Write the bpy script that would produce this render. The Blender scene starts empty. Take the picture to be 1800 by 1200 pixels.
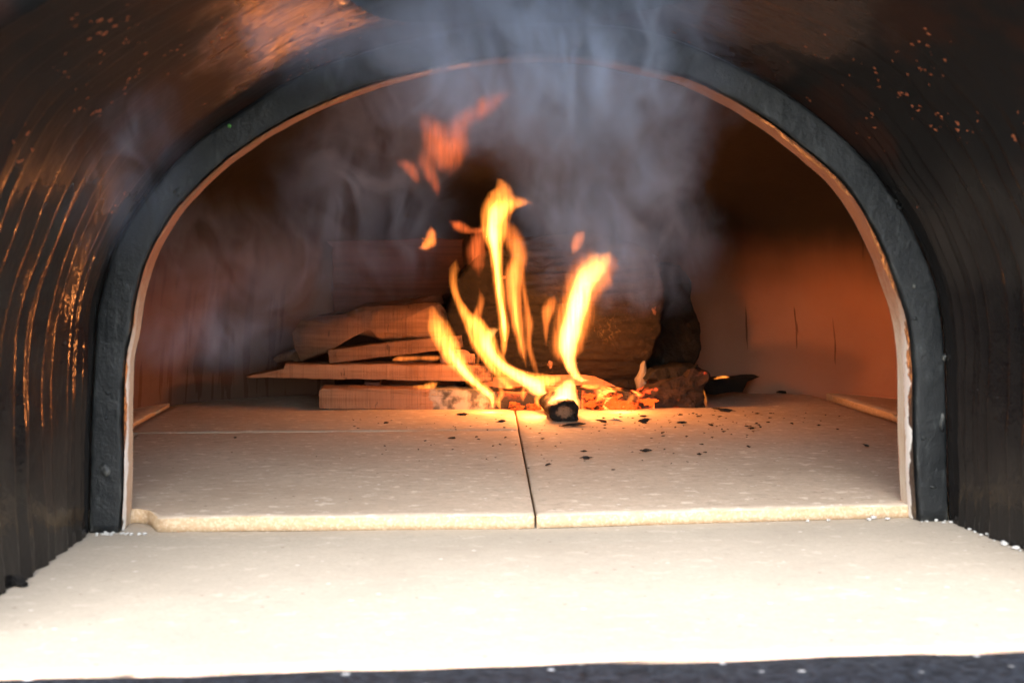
import bpy, bmesh, math, random
from mathutils import Vector, noise
random.seed(7)
R = math.radians
sc = bpy.context.scene
COL = sc.collection

# ------------------------------------------------------------------ camera
FPX, YAW, HOR = 2400.0, 4.2, 470.0
CAM = Vector((-0.8*math.tan(R(YAW)), -0.8, 0.146))
PITCH = math.atan((600-HOR)/FPX)
FWD = Vector((math.sin(R(YAW))*math.cos(PITCH), math.cos(R(YAW))*math.cos(PITCH), -math.sin(PITCH)))
RGT = Vector((math.cos(R(YAW)), -math.sin(R(YAW)), 0))
UPV = RGT.cross(FWD)
cd = bpy.data.cameras.new('camera'); cam = bpy.data.objects.new('camera', cd); COL.objects.link(cam)
cam.location = CAM
cam.rotation_euler = (R(90)-PITCH, 0, -R(YAW))
cd.sensor_width = 36; cd.lens = FPX/1800*36
cd.clip_start = 0.02; cd.clip_end = 300
cd.dof.use_dof = True; cd.dof.focus_distance = 1.22; cd.dof.aperture_fstop = 17
sc.camera = cam

def ray(x, y): return FWD*FPX + RGT*(x-900) - UPV*(y-600)
def PY(x, y, Y):
    d = ray(x, y); return CAM + d*((Y-CAM.y)/d.y)
def PZ(x, y, Z=0.0):
    d = ray(x, y); return CAM + d*((Z-CAM.z)/d.z)

# ------------------------------------------------------------------ object helpers
def tag(o, label=None, cat=None, group=None, kind=None):
    if label: o['label'] = label
    if cat: o['category'] = cat
    if group: o['group'] = group
    if kind: o['kind'] = kind
    return o
def empty(name, loc=(0, 0, 0)):
    o = bpy.data.objects.new(name, None); COL.objects.link(o); o.location = loc
    o.empty_display_size = 0.02
    return o
def obj(name, bm, mats, parent=None, smooth=True, auto=None):
    me = bpy.data.meshes.new(name)
    bmesh.ops.recalc_face_normals(bm, faces=bm.faces)
    if smooth:
        for f in bm.faces: f.smooth = True
        if auto is not None:
            for e in bm.edges:
                if len(e.link_faces) == 2 and e.calc_face_angle(0) > R(auto): e.smooth = False
    bm.to_mesh(me); bm.free()
    o = bpy.data.objects.new(name, me); COL.objects.link(o)
    for m in (mats if isinstance(mats, (list, tuple)) else [mats]): me.materials.append(m)
    if parent: 
        o.parent = parent
        o.location = -Vector(parent.location)
    return o
def catmull(pts, n, closed=False):
    P = [Vector(p) for p in pts]; out = []
    m = len(P)
    segs = m if closed else m-1
    # arc-length resample of a dense spline
    dense = []
    for i in range(segs):
        if closed: p0, p1, p2, p3 = P[(i-1) % m], P[i], P[(i+1) % m], P[(i+2) % m]
        else:
            p1, p2 = P[i], P[i+1]
            p0 = P[i-1] if i else p1*2-p2
            p3 = P[i+2] if i+2 < m else p2*2-p1
        for k in range(24):
            t = k/24
            dense.append(0.5*((2*p1)+(p2-p0)*t+(2*p0-5*p1+4*p2-p3)*t*t+(3*p1-p0-3*p2+p3)*t**3))
    dense.append(P[0].copy() if closed else P[-1].copy())
    L = [0]
    for a, b in zip(dense, dense[1:]): L.append(L[-1]+(b-a).length)
    j = 0
    cnt = n if closed else n-1
    for k in range(n):
        s = L[-1]*k/cnt
        while j < len(L)-2 and L[j+1] < s: j += 1
        d = L[j+1]-L[j]
        out.append(dense[j].lerp(dense[j+1], 0 if d == 0 else (s-L[j])/d))
    return out
def strip(bm, A, B, closed=False, mat=0):
    n = len(A)
    for i in range(n if closed else n-1):
        j = (i+1) % n
        f = bm.faces.new((A[i], A[j], B[j], B[i])); f.material_index = mat
def fbm(p, s, o=4): return noise.fractal(Vector(p)*s, 1.0, 2.0, o)

# ------------------------------------------------------------------ material helpers
class NT:
    def __init__(s, name):
        s.m = bpy.data.materials.new(name); s.m.use_nodes = True
        s.t = s.m.node_tree; s.t.nodes.clear()
        s.out = s.t.nodes.new('ShaderNodeOutputMaterial')
    def n(s, typ, ins=None, **kw):
        nd = s.t.nodes.new(typ)
        for k, v in kw.items(): setattr(nd, k, v)
        for k, v in (ins or {}).items():
            s.set(nd.inputs[k], v)
        return nd
    def set(s, inp, v):
        if isinstance(v, bpy.types.NodeSocket): s.t.links.new(v, inp)
        else:
            if isinstance(v, (tuple, list)) and len(v) == 3 and inp.type == 'RGBA': v = (*v, 1)
            inp.default_value = v
    def coord(s, which='Object'): return s.n('ShaderNodeTexCoord').outputs[which]
    def mapv(s, v, scale=(1, 1, 1), loc=(0, 0, 0)):
        return s.n('ShaderNodeMapping', {'Vector': v, 'Scale': scale, 'Location': loc}).outputs[0]
    def noise(s, v, scale, detail=4, rough=.55, dist=0):
        return s.n('ShaderNodeTexNoise', {'Vector': v, 'Scale': scale, 'Detail': detail, 'Roughness': rough, 'Distortion': dist}).outputs['Fac']
    def voro(s, v, scale, feature='F1', out='Distance', rnd=1.0):
        return s.n('ShaderNodeTexVoronoi', {'Vector': v, 'Scale': scale, 'Randomness': rnd}, feature=feature).outputs[out]
    def math(s, op, a, b=0.0, clamp=False):
        nd = s.n('ShaderNodeMath', operation=op, use_clamp=clamp)
        s.set(nd.inputs[0], a); s.set(nd.inputs[1], b); return nd.outputs[0]
    def rng(s, v, a, b, c=0.0, d=1.0, smooth=True):
        nd = s.n('ShaderNodeMapRange', {'Value': v, 'From Min': a, 'From Max': b, 'To Min': c, 'To Max': d})
        nd.interpolation_type = 'SMOOTHSTEP' if smooth else 'LINEAR'
        return nd.outputs[0]
    def mix(s, f, a, b, mode='MIX'):
        nd = s.n('ShaderNodeMix', data_type='RGBA', blend_type=mode)
        s.set(nd.inputs[0], f); s.set(nd.inputs[6], a); s.set(nd.inputs[7], b)
        return nd.outputs[2]
    def xyz(s, v): return s.n('ShaderNodeSeparateXYZ', {'Vector': v}).outputs
    def bump(s, h, strength=.5, dist=.002, nrm=None):
        ins = {'Height': h, 'Strength': strength, 'Distance': dist}
        if nrm is not None: ins['Normal'] = nrm
        return s.n('ShaderNodeBump', ins).outputs[0]
    def bsdf(s, color, rough=.6, bump=None, spec=.5, coat=0, coat_rough=.1, emit=None, estr=0):
        ins = {'Base Color': color, 'Roughness': rough, 'Specular IOR Level': spec}
        if bump is not None: ins['Normal'] = bump
        if coat: ins['Coat Weight'] = coat; ins['Coat Roughness'] = coat_rough
        if emit is not None: ins['Emission Color'] = emit; ins['Emission Strength'] = estr
        b = s.n('ShaderNodeBsdfPrincipled', ins)
        s.t.links.new(b.outputs[0], s.out.inputs['Surface']); return s.m

def mat_tile(name, grain=1.0, top=(.59, .475, .36), edge=(.50, .355, .215)):
    t = NT(name); c = t.coord()
    fine = t.noise(c, 420, 3); big = t.noise(c, 9, 4)
    dash = t.noise(t.mapv(c, (75, 95, 260)), 1, 3, .65); mott = t.noise(t.mapv(c, (120, 130, 150)), 1, 4, .75)
    col = t.mix(t.rng(big, .35, .7), top, tuple(x*(1-.14*min(1, grain+.3)) for x in top))
    col = t.mix(t.rng(fine, .3, .75, 0, .35), col, tuple(x*.72 for x in top))
    col = t.mix(t.rng(mott, .42, .62, 0, .5*grain), col, tuple(x*.72 for x in top))
    col = t.mix(t.rng(dash, .58, .68, 0, .8*grain), col, (.74, .65, .53))
    col = t.mix(t.rng(dash, .42, .30, 0, .7*grain), col, tuple(x*.62 for x in top))
    stain = t.noise(c, 4.5, 5, .7)
    col = t.mix(t.rng(stain, .50, .72, 0, .45*grain), col, tuple(x*y for x, y in zip(top, (.70, .64, .58))))
    sp = t.voro(c, 160, out='Distance'); spc = t.voro(c, 160, out='Color')
    pick = t.math('MULTIPLY', t.rng(t.xyz(spc)[0], .95, .96), t.xyz(spc)[2])
    col = t.mix(t.math('MULTIPLY', t.rng(sp, .28, .14), pick), col, (.8, .74, .66))
    pick2 = t.math('MULTIPLY', t.rng(t.xyz(spc)[1], .93, .94), t.xyz(spc)[2])
    col = t.mix(t.math('MULTIPLY', t.rng(sp, .22, .10), pick2), col, (.20, .14, .10))
    g = t.n('ShaderNodeNewGeometry')
    nz = t.math('ABSOLUTE', t.xyz(g.outputs['True Normal'])[2])
    gran = t.voro(c, 800, out='Color')
    e = t.mix(t.rng(t.xyz(gran)[0], .35, .95), edge, (.60, .46, .31))
    e = t.mix(t.rng(t.xyz(gran)[1], .82, .95, 0, .7), e, (.52, .33, .19))
    col = t.mix(t.rng(nz, .75, .5), col, e)
    h = t.math('ADD', t.math('MULTIPLY', fine, .6), t.math('MULTIPLY', t.noise(c, 110, 3), .8))
    return t.bsdf(col, .88, t.bump(h, .45, .0012), spec=.25)

M = {}
M['tile'] = mat_tile('hearth firebrick')
M['slab'] = mat_tile('landing firebrick', top=(.475, .41, .325), grain=.28, edge=(.62, .40, .30))

def mat_brownglaze():
    t = NT('brown black glazed clay'); c = t.coord()
    big = t.noise(t.mapv(c, (1, 6, 1)), 7, 4); 
    st = t.noise(t.mapv(c, (6, 160, 6)), 1, 3, .6)
    col = t.mix(t.rng(big, .35, .7), (.0085, .0078, .0075), (.013, .0105, .0095))
    col = t.mix(t.rng(st, .55, .8, 0, .6), col, (.020, .016, .014))
    dust = t.noise(c, 300, 2, .7)
    col = t.mix(t.rng(dust, .74, .80, 0, .5), col, (.25, .24, .23))
    z = t.xyz(c)[2]
    h1 = t.noise(t.mapv(c, (22, 150, 22)), 1, 3, .55)
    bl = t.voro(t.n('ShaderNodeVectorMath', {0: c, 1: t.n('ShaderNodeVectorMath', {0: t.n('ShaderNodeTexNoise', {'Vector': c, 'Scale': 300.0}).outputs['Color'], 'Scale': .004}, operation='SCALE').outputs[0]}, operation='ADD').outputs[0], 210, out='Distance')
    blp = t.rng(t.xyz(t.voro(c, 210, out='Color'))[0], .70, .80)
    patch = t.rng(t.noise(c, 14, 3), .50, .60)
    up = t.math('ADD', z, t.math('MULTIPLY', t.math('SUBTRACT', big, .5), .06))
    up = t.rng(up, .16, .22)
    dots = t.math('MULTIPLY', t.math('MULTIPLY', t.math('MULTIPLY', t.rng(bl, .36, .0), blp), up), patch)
    near0 = t.rng(z, .24, .27)
    h = t.math('ADD', t.math('MULTIPLY', h1, .05), t.math('MULTIPLY', t.noise(t.mapv(c, (200, 330, 200)), 1, 3, .6), .36))
    h = t.math('ADD', h, t.math('MULTIPLY', dots, .9))
    h = t.math('ADD', h, t.math('MULTIPLY', t.math('MULTIPLY', t.noise(t.mapv(c, (40, 150, 40)), 1, 4, .6), near0), .5))
    b = t.bump(h, .8, .0009)
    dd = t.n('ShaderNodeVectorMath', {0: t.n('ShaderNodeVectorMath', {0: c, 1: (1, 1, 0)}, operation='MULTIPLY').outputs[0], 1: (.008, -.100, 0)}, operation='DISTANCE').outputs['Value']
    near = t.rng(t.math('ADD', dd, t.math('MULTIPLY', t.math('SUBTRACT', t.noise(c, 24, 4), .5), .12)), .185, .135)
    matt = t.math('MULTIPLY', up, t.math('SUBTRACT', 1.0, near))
    col = t.mix(t.math('MULTIPLY', near, up), col, (.045, .019, .012))  # firelit zone round the flue hole, put into the colour as a reddish tint
    col = t.mix(t.math('MULTIPLY', matt, .7), col, (.007, .007, .007))
    rough = t.math('SUBTRACT', t.rng(matt, 0, 1, .10, .62), 0.0)
    spec = t.rng(matt, 0, 1, .24, .10)
    col = t.mix(t.math('MULTIPLY', t.rng(t.noise(c, 11, 4, .65), .46, .62), up), col, (.022, .009, .006))  # copper glow of the fire on the upper hood, painted as tint patches
    col = t.mix(t.rng(dots, .10, .22), col, (.30, .09, .04))  # fire glints on the bumps, painted as copper specks in the base colour
    return t.bsdf(col, rough, b, spec=spec)
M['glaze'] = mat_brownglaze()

def mat_ring():
    t = NT('slate black paint'); c = t.coord()
    n1 = t.noise(c, 14, 5); n2 = t.noise(t.mapv(c, (1, 1, .3)), 150, 4)
    col = t.mix(t.rng(n1, .3, .7), (.006, .0072, .008), (.0125, .0143, .0152))
    col = t.mix(t.rng(t.noise(t.mapv(c, (9, 9, 5)), 1, 5, .75), .56, .72, 0, .6), col, (.034, .036, .034))
    col = t.mix(t.rng(n2, .55, .75, 0, .6), col, (.042, .047, .047))
    wear = t.noise(c, 60, 5, .7)
    pt = t.n('ShaderNodeNewGeometry').outputs['Pointiness']
    col = t.mix(t.math('MULTIPLY', t.rng(pt, .52, .60), t.rng(wear, .44, .60, 0, .6)), col, (.15, .15, .135))
    sc1 = t.noise(t.mapv(c, (70, 30, 45)), 1, 6, .8, 1.5)
    col = t.mix(t.rng(sc1, .60, .72, 0, .55), col, (.060, .064, .060))
    col = t.mix(t.rng(sc1, .42, .34, 0, .7), col, (.004, .0045, .005))
    sp = t.voro(c, 55, out='Distance'); pk = t.rng(t.xyz(t.voro(c, 55, out='Color'))[0], .91, .92)
    col = t.mix(t.math('MULTIPLY', t.rng(sp, .1, .06), pk), col, (.6, .6, .58))
    pk2 = t.rng(t.xyz(t.voro(c, 55, out='Color'))[1], .80, .82)
    dents = t.math('MULTIPLY', t.rng(sp, .17, .04), pk2)
    h = t.math('ADD', t.math('MULTIPLY', n2, .35), t.math('MULTIPLY', t.noise(c, 60, 5, .7), 1.3))
    h = t.math('SUBTRACT', h, t.math('MULTIPLY', dents, 1.3))
    return t.bsdf(col, t.rng(n1, .3, .7, .42, .6), t.bump(h, .9, .0012), spec=.28)
M['ring'] = mat_ring()

def mat_liner():
    # cream refractory reveal with smeared white sealant and overlapping dark paint drips at its front edge
    t = NT('cream refractory'); c = t.coord(); p = t.xyz(c)
    w = t.noise(t.mapv(c, (40, 20, 22)), 1, 4, .6); w2 = t.noise(c, 190, 4, .65)
    col = t.mix(t.rng(w, .35, .65), (.60, .53, .42), (.52, .40, .28))
    col = t.mix(t.rng(t.noise(t.mapv(c, (300, 300, 10)), 1, 3), .55, .7, 0, .5), col, (.40, .27, .15))
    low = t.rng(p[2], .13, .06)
    col = t.mix(t.rng(t.math('ADD', p[2], t.math('MULTIPLY', w2, .05)), .11, .18), col, (.28, .105, .055))  # firelight on the upper reveal painted in as orange-brown
    front = t.math('ADD', p[1], t.math('ADD', t.math('MULTIPLY', t.math('SUBTRACT', w, .5), .030), t.math('MULTIPLY', t.math('SUBTRACT', w2, .5), .008)))
    col = t.mix(t.math('MULTIPLY', t.rng(front, .021, .018), low), col, (.78, .76, .71))
    col = t.mix(t.rng(front, .0125, .0108), col, (.045, .03, .022))
    return t.bsdf(col, t.rng(front, .0108, .0125, .3, .75), t.bump(t.math('ADD', w2, w), .6, .0014), spec=.4)
M['liner'] = mat_liner()

def mat_dome():
    t = NT('sooty terracotta with painted shade'); c = t.coord(); p = t.xyz(c)
    n1 = t.noise(c, 6, 4); n2 = t.noise(c, 90, 4)
    col = t.mix(t.rng(n1, .3, .7), (.33, .16, .10), (.37, .19, .125))
    col = t.mix(t.rng(n2, .5, .8, 0, .35), col, (.36, .15, .08))
    ang = t.math('ARCTAN2', t.math('SUBTRACT', p[0], .06), t.math('SUBTRACT', p[1], .35))
    v = t.n('ShaderNodeCombineXYZ', {'X': ang, 'Y': t.math('MULTIPLY', p[2], .16)}).outputs[0]
    dr = t.noise(v, 46, 3, .5)
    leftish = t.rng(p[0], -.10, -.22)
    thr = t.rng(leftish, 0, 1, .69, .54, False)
    col = t.mix(t.math('MULTIPLY', leftish, .82), col, (.085, .055, .045))  # left wall out of the firelight: its shade is painted into the colour
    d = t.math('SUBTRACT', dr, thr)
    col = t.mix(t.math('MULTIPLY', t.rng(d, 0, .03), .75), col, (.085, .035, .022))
    zz = t.math('ADD', p[2], t.math('MULTIPLY', t.math('SUBTRACT', t.noise(t.mapv(c, (6, 6, 5)), 1, 3), .5), .06))
    zz = t.math('ADD', zz, t.math('MULTIPLY', t.math('SUBTRACT', dr, .5), .006))
    soot = t.rng(zz, .085, .195)
    col = t.mix(t.math('MULTIPLY', soot, .993), col, (.0065, .0065, .007))
    return t.bsdf(col, .8, t.bump(t.math('ADD', n2, n1), .35, .002), spec=.25)
M['dome'] = mat_dome()

def mat_plain(name, col, rough=.8, bs=.5, scale=120, col2=None):
    t = NT(name); c = t.coord(); n1 = t.noise(c, scale, 4); n2 = t.noise(c, scale/9, 3)
    k = t.mix(t.rng(n2, .3, .7), col, col2 or tuple(x*.7 for x in col))
    return t.bsdf(k, rough, t.bump(n1, bs, .002), spec=.3)
M['shell'] = mat_plain('pale plaster shell', (.42, .45, .42), .85)
M['flue'] = mat_plain('sooty flue', (.07, .08, .09), .8)
M['ground'] = mat_plain('grey paving', (.22, .22, .21), .9, scale=30)
M['mortar'] = mat_plain('white mortar', (.74, .72, .68), .9)
M['green'] = mat_plain('green fleck', (.10, .30, .06), .6)

def mat_granite():
    t = NT('black speckled stone'); c = t.coord()
    n1 = t.noise(c, 210, 5, .75)
    col = t.mix(t.rng(n1, .35, .68), (.006, .007, .009), (.036, .040, .050))
    d = t.voro(c, 60, out='Distance'); cc = t.xyz(t.voro(c, 60, out='Color'))
    col = t.mix(t.math('MULTIPLY', t.rng(d, .20, .12), t.rng(cc[0], .66, .67)), col, (.95, .95, .95))
    d2 = t.voro(c, 130, out='Distance'); c2 = t.xyz(t.voro(c, 130, out='Color'))
    col = t.mix(t.math('MULTIPLY', t.rng(d2, .3, .15), t.rng(c2[0], .88, .9, 0, .8)), col, (.55, .53, .50))
    return t.bsdf(col, .75, t.bump(n1, .9, .004), spec=.2)
M['granite'] = mat_granite()

def mat_wood(name, base, dark, saw=True, charx=None, ash=False, glow=0.0, grain=(3, 60, 160)):
    t = NT(name); c = t.coord(); p = t.xyz(c)
    g = t.noise(t.mapv(c, grain), 1, 5, .6, .4)
    n = t.noise(c, 25, 4)
    col = t.mix(t.rng(g, .3, .72), base, dark)
    col = t.mix(t.rng(n, .5, .75, 0, .55), col, tuple(x*.6 for x in dark))
    h = t.math('ADD', g, t.math('MULTIPLY', n, .4))
    if saw:
        s = t.noise(t.mapv(c, (520, 8, 14)), 1, 2)
        col = t.mix(t.rng(s, .5, .72, 0, .35), col, tuple(x*.55 for x in dark))
        h = t.math('ADD', h, t.math('MULTIPLY', s, .6))
    st = t.noise(t.mapv(c, (130, 40, 45)), 1, 3)
    col = t.mix(t.rng(st, .66, .72, 0, .7), col, (.05, .03, .02))
    emit = None; estr = 0
    rough = .75
    if charx is not None:
        x0, x1, x2 = charx           # ash begins, char begins, full glow
        xn = t.math('ADD', p[0], t.math('MULTIPLY', t.math('SUBTRACT', t.noise(c, 55, 4, .7), .5), .06))
        if ash:
            col = t.mix(t.rng(xn, x0-.004, x0+.004), col, t.mix(t.rng(t.noise(c, 70, 4), .35, .6), (.05, .048, .045), (.27, .25, .22)))
        col = t.mix(t.rng(xn, x1-.01, x1+.012), col, (.016, .012, .011))
        if glow:
            cell = t.n('ShaderNodeTexVoronoi', {'Vector': t.mapv(c, (34, 6, 9)), 'Scale': 1.0}, feature='DISTANCE_TO_EDGE').outputs['Distance']
            ember = t.math('MULTIPLY', t.rng(cell, .03, .16), t.rng(t.noise(c, 45, 5, .7), .30, .52))
            ember = t.math('MULTIPLY', ember, t.rng(xn, x1, x2))
            crust = t.rng(t.noise(t.mapv(c, (140, 140, 220)), 1, 4, .7), .36, .56, .15, 1)
            emit = t.mix(ember, (.5, .02, .002), (1, .17, .025))
            estr = t.math('MULTIPLY', t.math('MULTIPLY', ember, crust), glow)
            h = t.math('ADD', h, t.math('MULTIPLY', t.math('MULTIPLY', t.rng(cell, 0, .12), t.rng(xn, x1-.01, x1+.01)), 1.6))
    return t.bsdf(col, rough, t.bump(h, .8, .0016), spec=.25, emit=emit, estr=estr)
xa = lambda px, Y: PY(px, 700, Y).x
W1, W2 = (.33, .18, .105), (.235, .115, .063)
M['wood'] = mat_wood('split pine', W1, W2, charx=(9, xa(842, .632), 9))
M['wood_darker'] = mat_wood('darker pine', tuple(x*.62 for x in W1), tuple(x*.5 for x in W2), charx=(9, xa(806, .65), 9))  # same pine with a darker base, for the upper pieces
M['wood_dark'] = mat_wood('dark smoked wood', (.085, .036, .026), (.05, .022, .017), saw=False)

def mat_bark(name, a, b, glow=0, moss=True, lo=.57, blackened=None):
    t = NT(name); c = t.coord()
    g = t.noise(t.mapv(c, (30, 60, 60)), 1, 6, .7, .6); n = t.noise(c, 22, 5, .65)
    fib = t.noise(t.mapv(c, (160, 160, 110)), 1, 5, .75, 2.2)
    col = t.mix(t.rng(g, .35, .68), a, b)
    if moss:
        col = t.mix(t.math('MULTIPLY', t.rng(fib, .52, .64), t.rng(n, .45, .62)), col, (.055, .038, .020))
        col = t.mix(t.math('MULTIPLY', t.rng(fib, .62, .70), t.rng(n, .5, .7, 0, .8)), col, (.14, .10, .06))
    if blackened is not None:
        xb = t.math('ADD', t.xyz(c)[0], t.math('MULTIPLY', t.math('SUBTRACT', n, .5), .07))
        col = t.mix(t.rng(xb, blackened+.02, blackened-.02, 0, .8), col, (.005, .0045, .004))  # bark colour goes darker towards the left end
    emit = None; estr = 0
    if glow:
        e = t.math('MULTIPLY', t.rng(t.noise(c, 50 if lo < .5 else 45, 3 if lo < .5 else 5, .6), lo, lo+.13), t.rng(fib, .30, .50, .5, 1))
        emit = (1, .085, .008) if lo < .5 else (1, .07, .012); estr = t.math('MULTIPLY', e, glow)
    h = t.math('ADD', t.math('MULTIPLY', g, 1.0), t.math('MULTIPLY', fib, .5))
    return t.bsdf(col, .85, t.bump(h, 1.0, .004), spec=.2, emit=emit, estr=estr)
M['bark'] = mat_bark('mossy bark', (.017, .0115, .008), (.009, .007, .006), blackened=xa(975, .66))
M['char'] = mat_bark('charred wood', (.008, .0075, .007), (.018, .015, .013), moss=False)
M['char_glow'] = mat_bark('charred wood with embers', (.016, .012, .011), (.05, .03, .022), glow=.7, moss=False)
M['flake'] = mat_plain('charcoal', (.026, .021, .018), .9)
M['frayed'] = mat_bark('frayed bark', (.20, .10, .06), (.07, .04, .03))
M['pale'] = mat_plain('bare weathered wood', (.21, .185, .155), .8, .6, 200)
def mat_stubend():
    t = NT('stub end grain'); c = t.coord(); p = t.xyz(c)
    v = t.n('ShaderNodeVectorMath', {0: c, 1: (STUBC.x, STUBC.y, STUBC.z-.0015)}, operation='SUBTRACT').outputs[0]
    v = t.n('ShaderNodeVectorMath', {0: v, 1: (1, 0, 1.25)}, operation='MULTIPLY').outputs[0]
    r = t.n('ShaderNodeVectorMath', {0: v}, operation='LENGTH').outputs['Value']
    r = t.math('ADD', r, t.math('MULTIPLY', t.math('SUBTRACT', t.noise(c, 150, 5, .8), .5), .016))
    w = t.mix(t.noise(c, 420, 3), (.34, .19, .11), (.16, .085, .05))
    col = t.mix(t.rng(r, .0048, .0090), w, (.014, .011, .010))
    return t.bsdf(col, .85, t.bump(t.noise(c, 260, 4, .7), 1, .003), spec=.2)
STUBC = PY(992, 721, .488)
M['stub'] = mat_stubend()

# ------------------------------------------------------------------ ground and stone shelf
bm = bmesh.new(); bmesh.ops.create_grid(bm, x_segments=2, y_segments=2, size=60)
for v in bm.verts: v.co.z = -.95
g = obj('ground', bm, M['ground']); tag(g, kind='structure')

def box(bm, x0, x1, y0, y1, z0, z1, nx=1, ny=1, bev=0, rough=0, seed=0):
    r = bmesh.ops.create_cube(bm, size=1)
    vs = r['verts']
    for v in vs: v.co = Vector(((x0+x1)/2+v.co.x*(x1-x0), (y0+y1)/2+v.co.y*(y1-y0), (z0+z1)/2+v.co.z*(z1-z0)))
    return vs
def gridbox(x0, x1, y0, y1, z0, z1, step, chip=.0012, seed=0, wave=.0006, skew=None):
    """A slab with a subdivided top, rounded and slightly chipped edges."""
    bm = bmesh.new()
    nx = max(2, int((x1-x0)/step)); ny = max(2, int((y1-y0)/step))
    xs = [x0, x0+.0012] + [x0+(x1-x0)*i/nx for i in range(1, nx)] + [x1-.0012, x1]
    ys = [y0, y0+.0012] + [y0+(y1-y0)*i/ny for i in range(1, ny)] + [y1-.0012, y1]
    zs = [z0, z0+(z1-z0)*.5, z1-.0012]
    def jit(p):
        q = p.copy()
        k = fbm((p.x+seed, p.y, p.z), 60, 4); k2 = fbm((p.x+seed, p.y+9, p.z), 160, 3)
        ed = min(p.x-x0, x1-p.x, p.y-y0, y1-p.y)
        if ed < .0015 and p.z > z1-.003:
            q.z -= min(.0003, max(0, k+k2*.6)*chip*1.6)
        if p.y-y0 < .0004: q.y += max(0, k*.8+k2*.5)*chip*1.3
        q.z += fbm((p.x+seed, p.y, 0), 9, 2)*wave
        if skew: q = skew(q)
        return q
    top = [[bm.verts.new(jit(Vector((x, y, z1 - (.0009 if (i in (0, len(xs)-1) or j in (0, len(ys)-1)) else 0))))) for i, x in enumerate(xs)] for j, y in enumerate(ys)]
    for j in range(len(ys)-1):
        for i in range(len(xs)-1):
            bm.faces.new((top[j][i], top[j][i+1], top[j+1][i+1], top[j+1][i]))
    loop = [top[0][i] for i in range(len(xs))] + [top[j][-1] for j in range(1, len(ys))] + [top[-1][i] for i in range(len(xs)-2, -1, -1)] + [top[j][0] for j in range(len(ys)-2, 0, -1)]
    prev = loop
    for z in reversed(zs):
        cur = []
        for v in loop:
            p = v.co.copy(); p.z = z
            if z > z0+.001:
                p.y += fbm((p.x+seed, p.y, p.z), 190, 3)*.0006
            cur.append(bm.verts.new(p))
        strip(bm, prev, cur, True); prev = cur
    bm.faces.new(prev)
    return bm

SLZ = -.009
# shelf: black stone, a lower bed under the bricks and a front part nearly flush with the landing slab
shelf = empty('stone_shelf', (0, 0, -.05))
tag(shelf, 'black speckled stone shelf edge with bright mineral specks under the cream landing slab', 'shelf')
bm = bmesh.new(); box(bm, -.9, .9, -.253, 1.1, -.12, -.041)
box(bm, -.9, .9, .0455, 1.1, -.0409, SLZ-.0005)
obj('bed', bm, M['granite'], shelf, smooth=False)
bm = bmesh.new()
nx, ny = 200, 30
V = [[bm.verts.new((-.9+1.8*i/nx, -.62+(.3485+.02*(-.9+1.8*i/nx))*j/ny, SLZ-.0016+fbm((i*.05, j*.05, 3), 3, 5)*.0012)) for i in range(nx+1)] for j in range(ny+1)]
for j in range(ny):
    for i in range(nx): bm.faces.new((V[j][i], V[j][i+1], V[j+1][i+1], V[j+1][i]))
lo = [bm.verts.new((-.9, -.62, -.12)), bm.verts.new((.9, -.62, -.12)), bm.verts.new((.9, -.2535, -.12)), bm.verts.new((-.9, -.2895, -.12))]
bm.faces.new([lo[1], lo[0]]+V[0][:]); bm.faces.new([lo[2], lo[1]]+[V[j][-1] for j in range(ny+1)])
bm.faces.new([lo[3], lo[2]]+V[-1][::-1]); bm.faces.new([lo[0], lo[3]]+[V[j][0] for j in range(ny, -1, -1)]); bm.faces.new(lo)
obj('front_edge', bm, M['granite'], shelf, smooth=True, auto=40)
bm = bmesh.new(); box(bm, -.55, .55, -.45, .95, -.95, -.1205); obj('pedestal', bm, M['shell'], shelf, smooth=False)

# landing slab and hearth tiles
slab = obj('landing_slab', gridbox(-.62, .66, -.2705, .045, -.0405, SLZ, .009, seed=3, skew=lambda q: Vector((q.x, q.y+.02*q.x*max(0, -q.y/.27), q.z))), M['slab'])
tag(slab, 'wide pale cream firebrick slab in front of the arch, overexposed towards its front edge', 'firebrick slab')
J = lambda y: .0145+.055*y      # the long joint runs slightly askew
def skL(q):
    k = max(0, (q.x+.2)/.215); q.x += (J(q.y)-.0011-.0135)*min(1, k) if q.x > -.2 else 0; return q
def skR(q):
    k = max(0, (.2-q.x)/.185); q.x += (J(q.y)+.0003-.0155)*min(1, k) if q.x < .2 else 0; return q
def front_slant(sk, xl):
    def f(q):
        q = sk(q)
        q.y += (.020*max(0, q.x)/.25 + .006*max(0, -q.x)/.21)*max(0, 1-q.y/.2)
        return q
    return f
Z0 = SLZ+.0002
t1 = obj('hearth_tile', gridbox(-.3, .0135, .0005, .417, Z0, 0, .009, seed=11, skew=front_slant(skL, -.216)), M['tile'])
# cut the front-left corner back to the notch seen beside the jamb
for v in t1.data.vertices:
    if v.co.x < -.2165 and v.co.y < .034: v.co.y = max(v.co.y, .034+.004*math.sin(v.co.x*300))
tag(t1, 'pale hearth tile with notched corner, nearest the mouth on the side of the unburnt boards', 'hearth tile')
t2 = obj('hearth_tile', gridbox(.0155, .4, .0005, .83, Z0, -.0006, .010, seed=23, skew=front_slant(skR, .25)), M['tile'])
tag(t2, 'largest pale hearth tile, strewn with black charcoal flakes in front of the charred log', 'hearth tile')
t3 = obj('hearth_tile', gridbox(-.3125, .0135, .4195, .83, Z0, .0003, .010, seed=37, skew=skL), M['tile'])
tag(t3, 'brownish hearth tile lying under the stacked boards, behind the crosswise joint', 'hearth tile')
t4 = obj('hearth_tile', gridbox(-.47, -.3145, .04, .83, Z0, .0034, .012, seed=41), M['tile'])
tag(t4, 'raised side hearth tile along the drip streaked wall, with a pale edge stripe', 'hearth tile')
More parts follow.
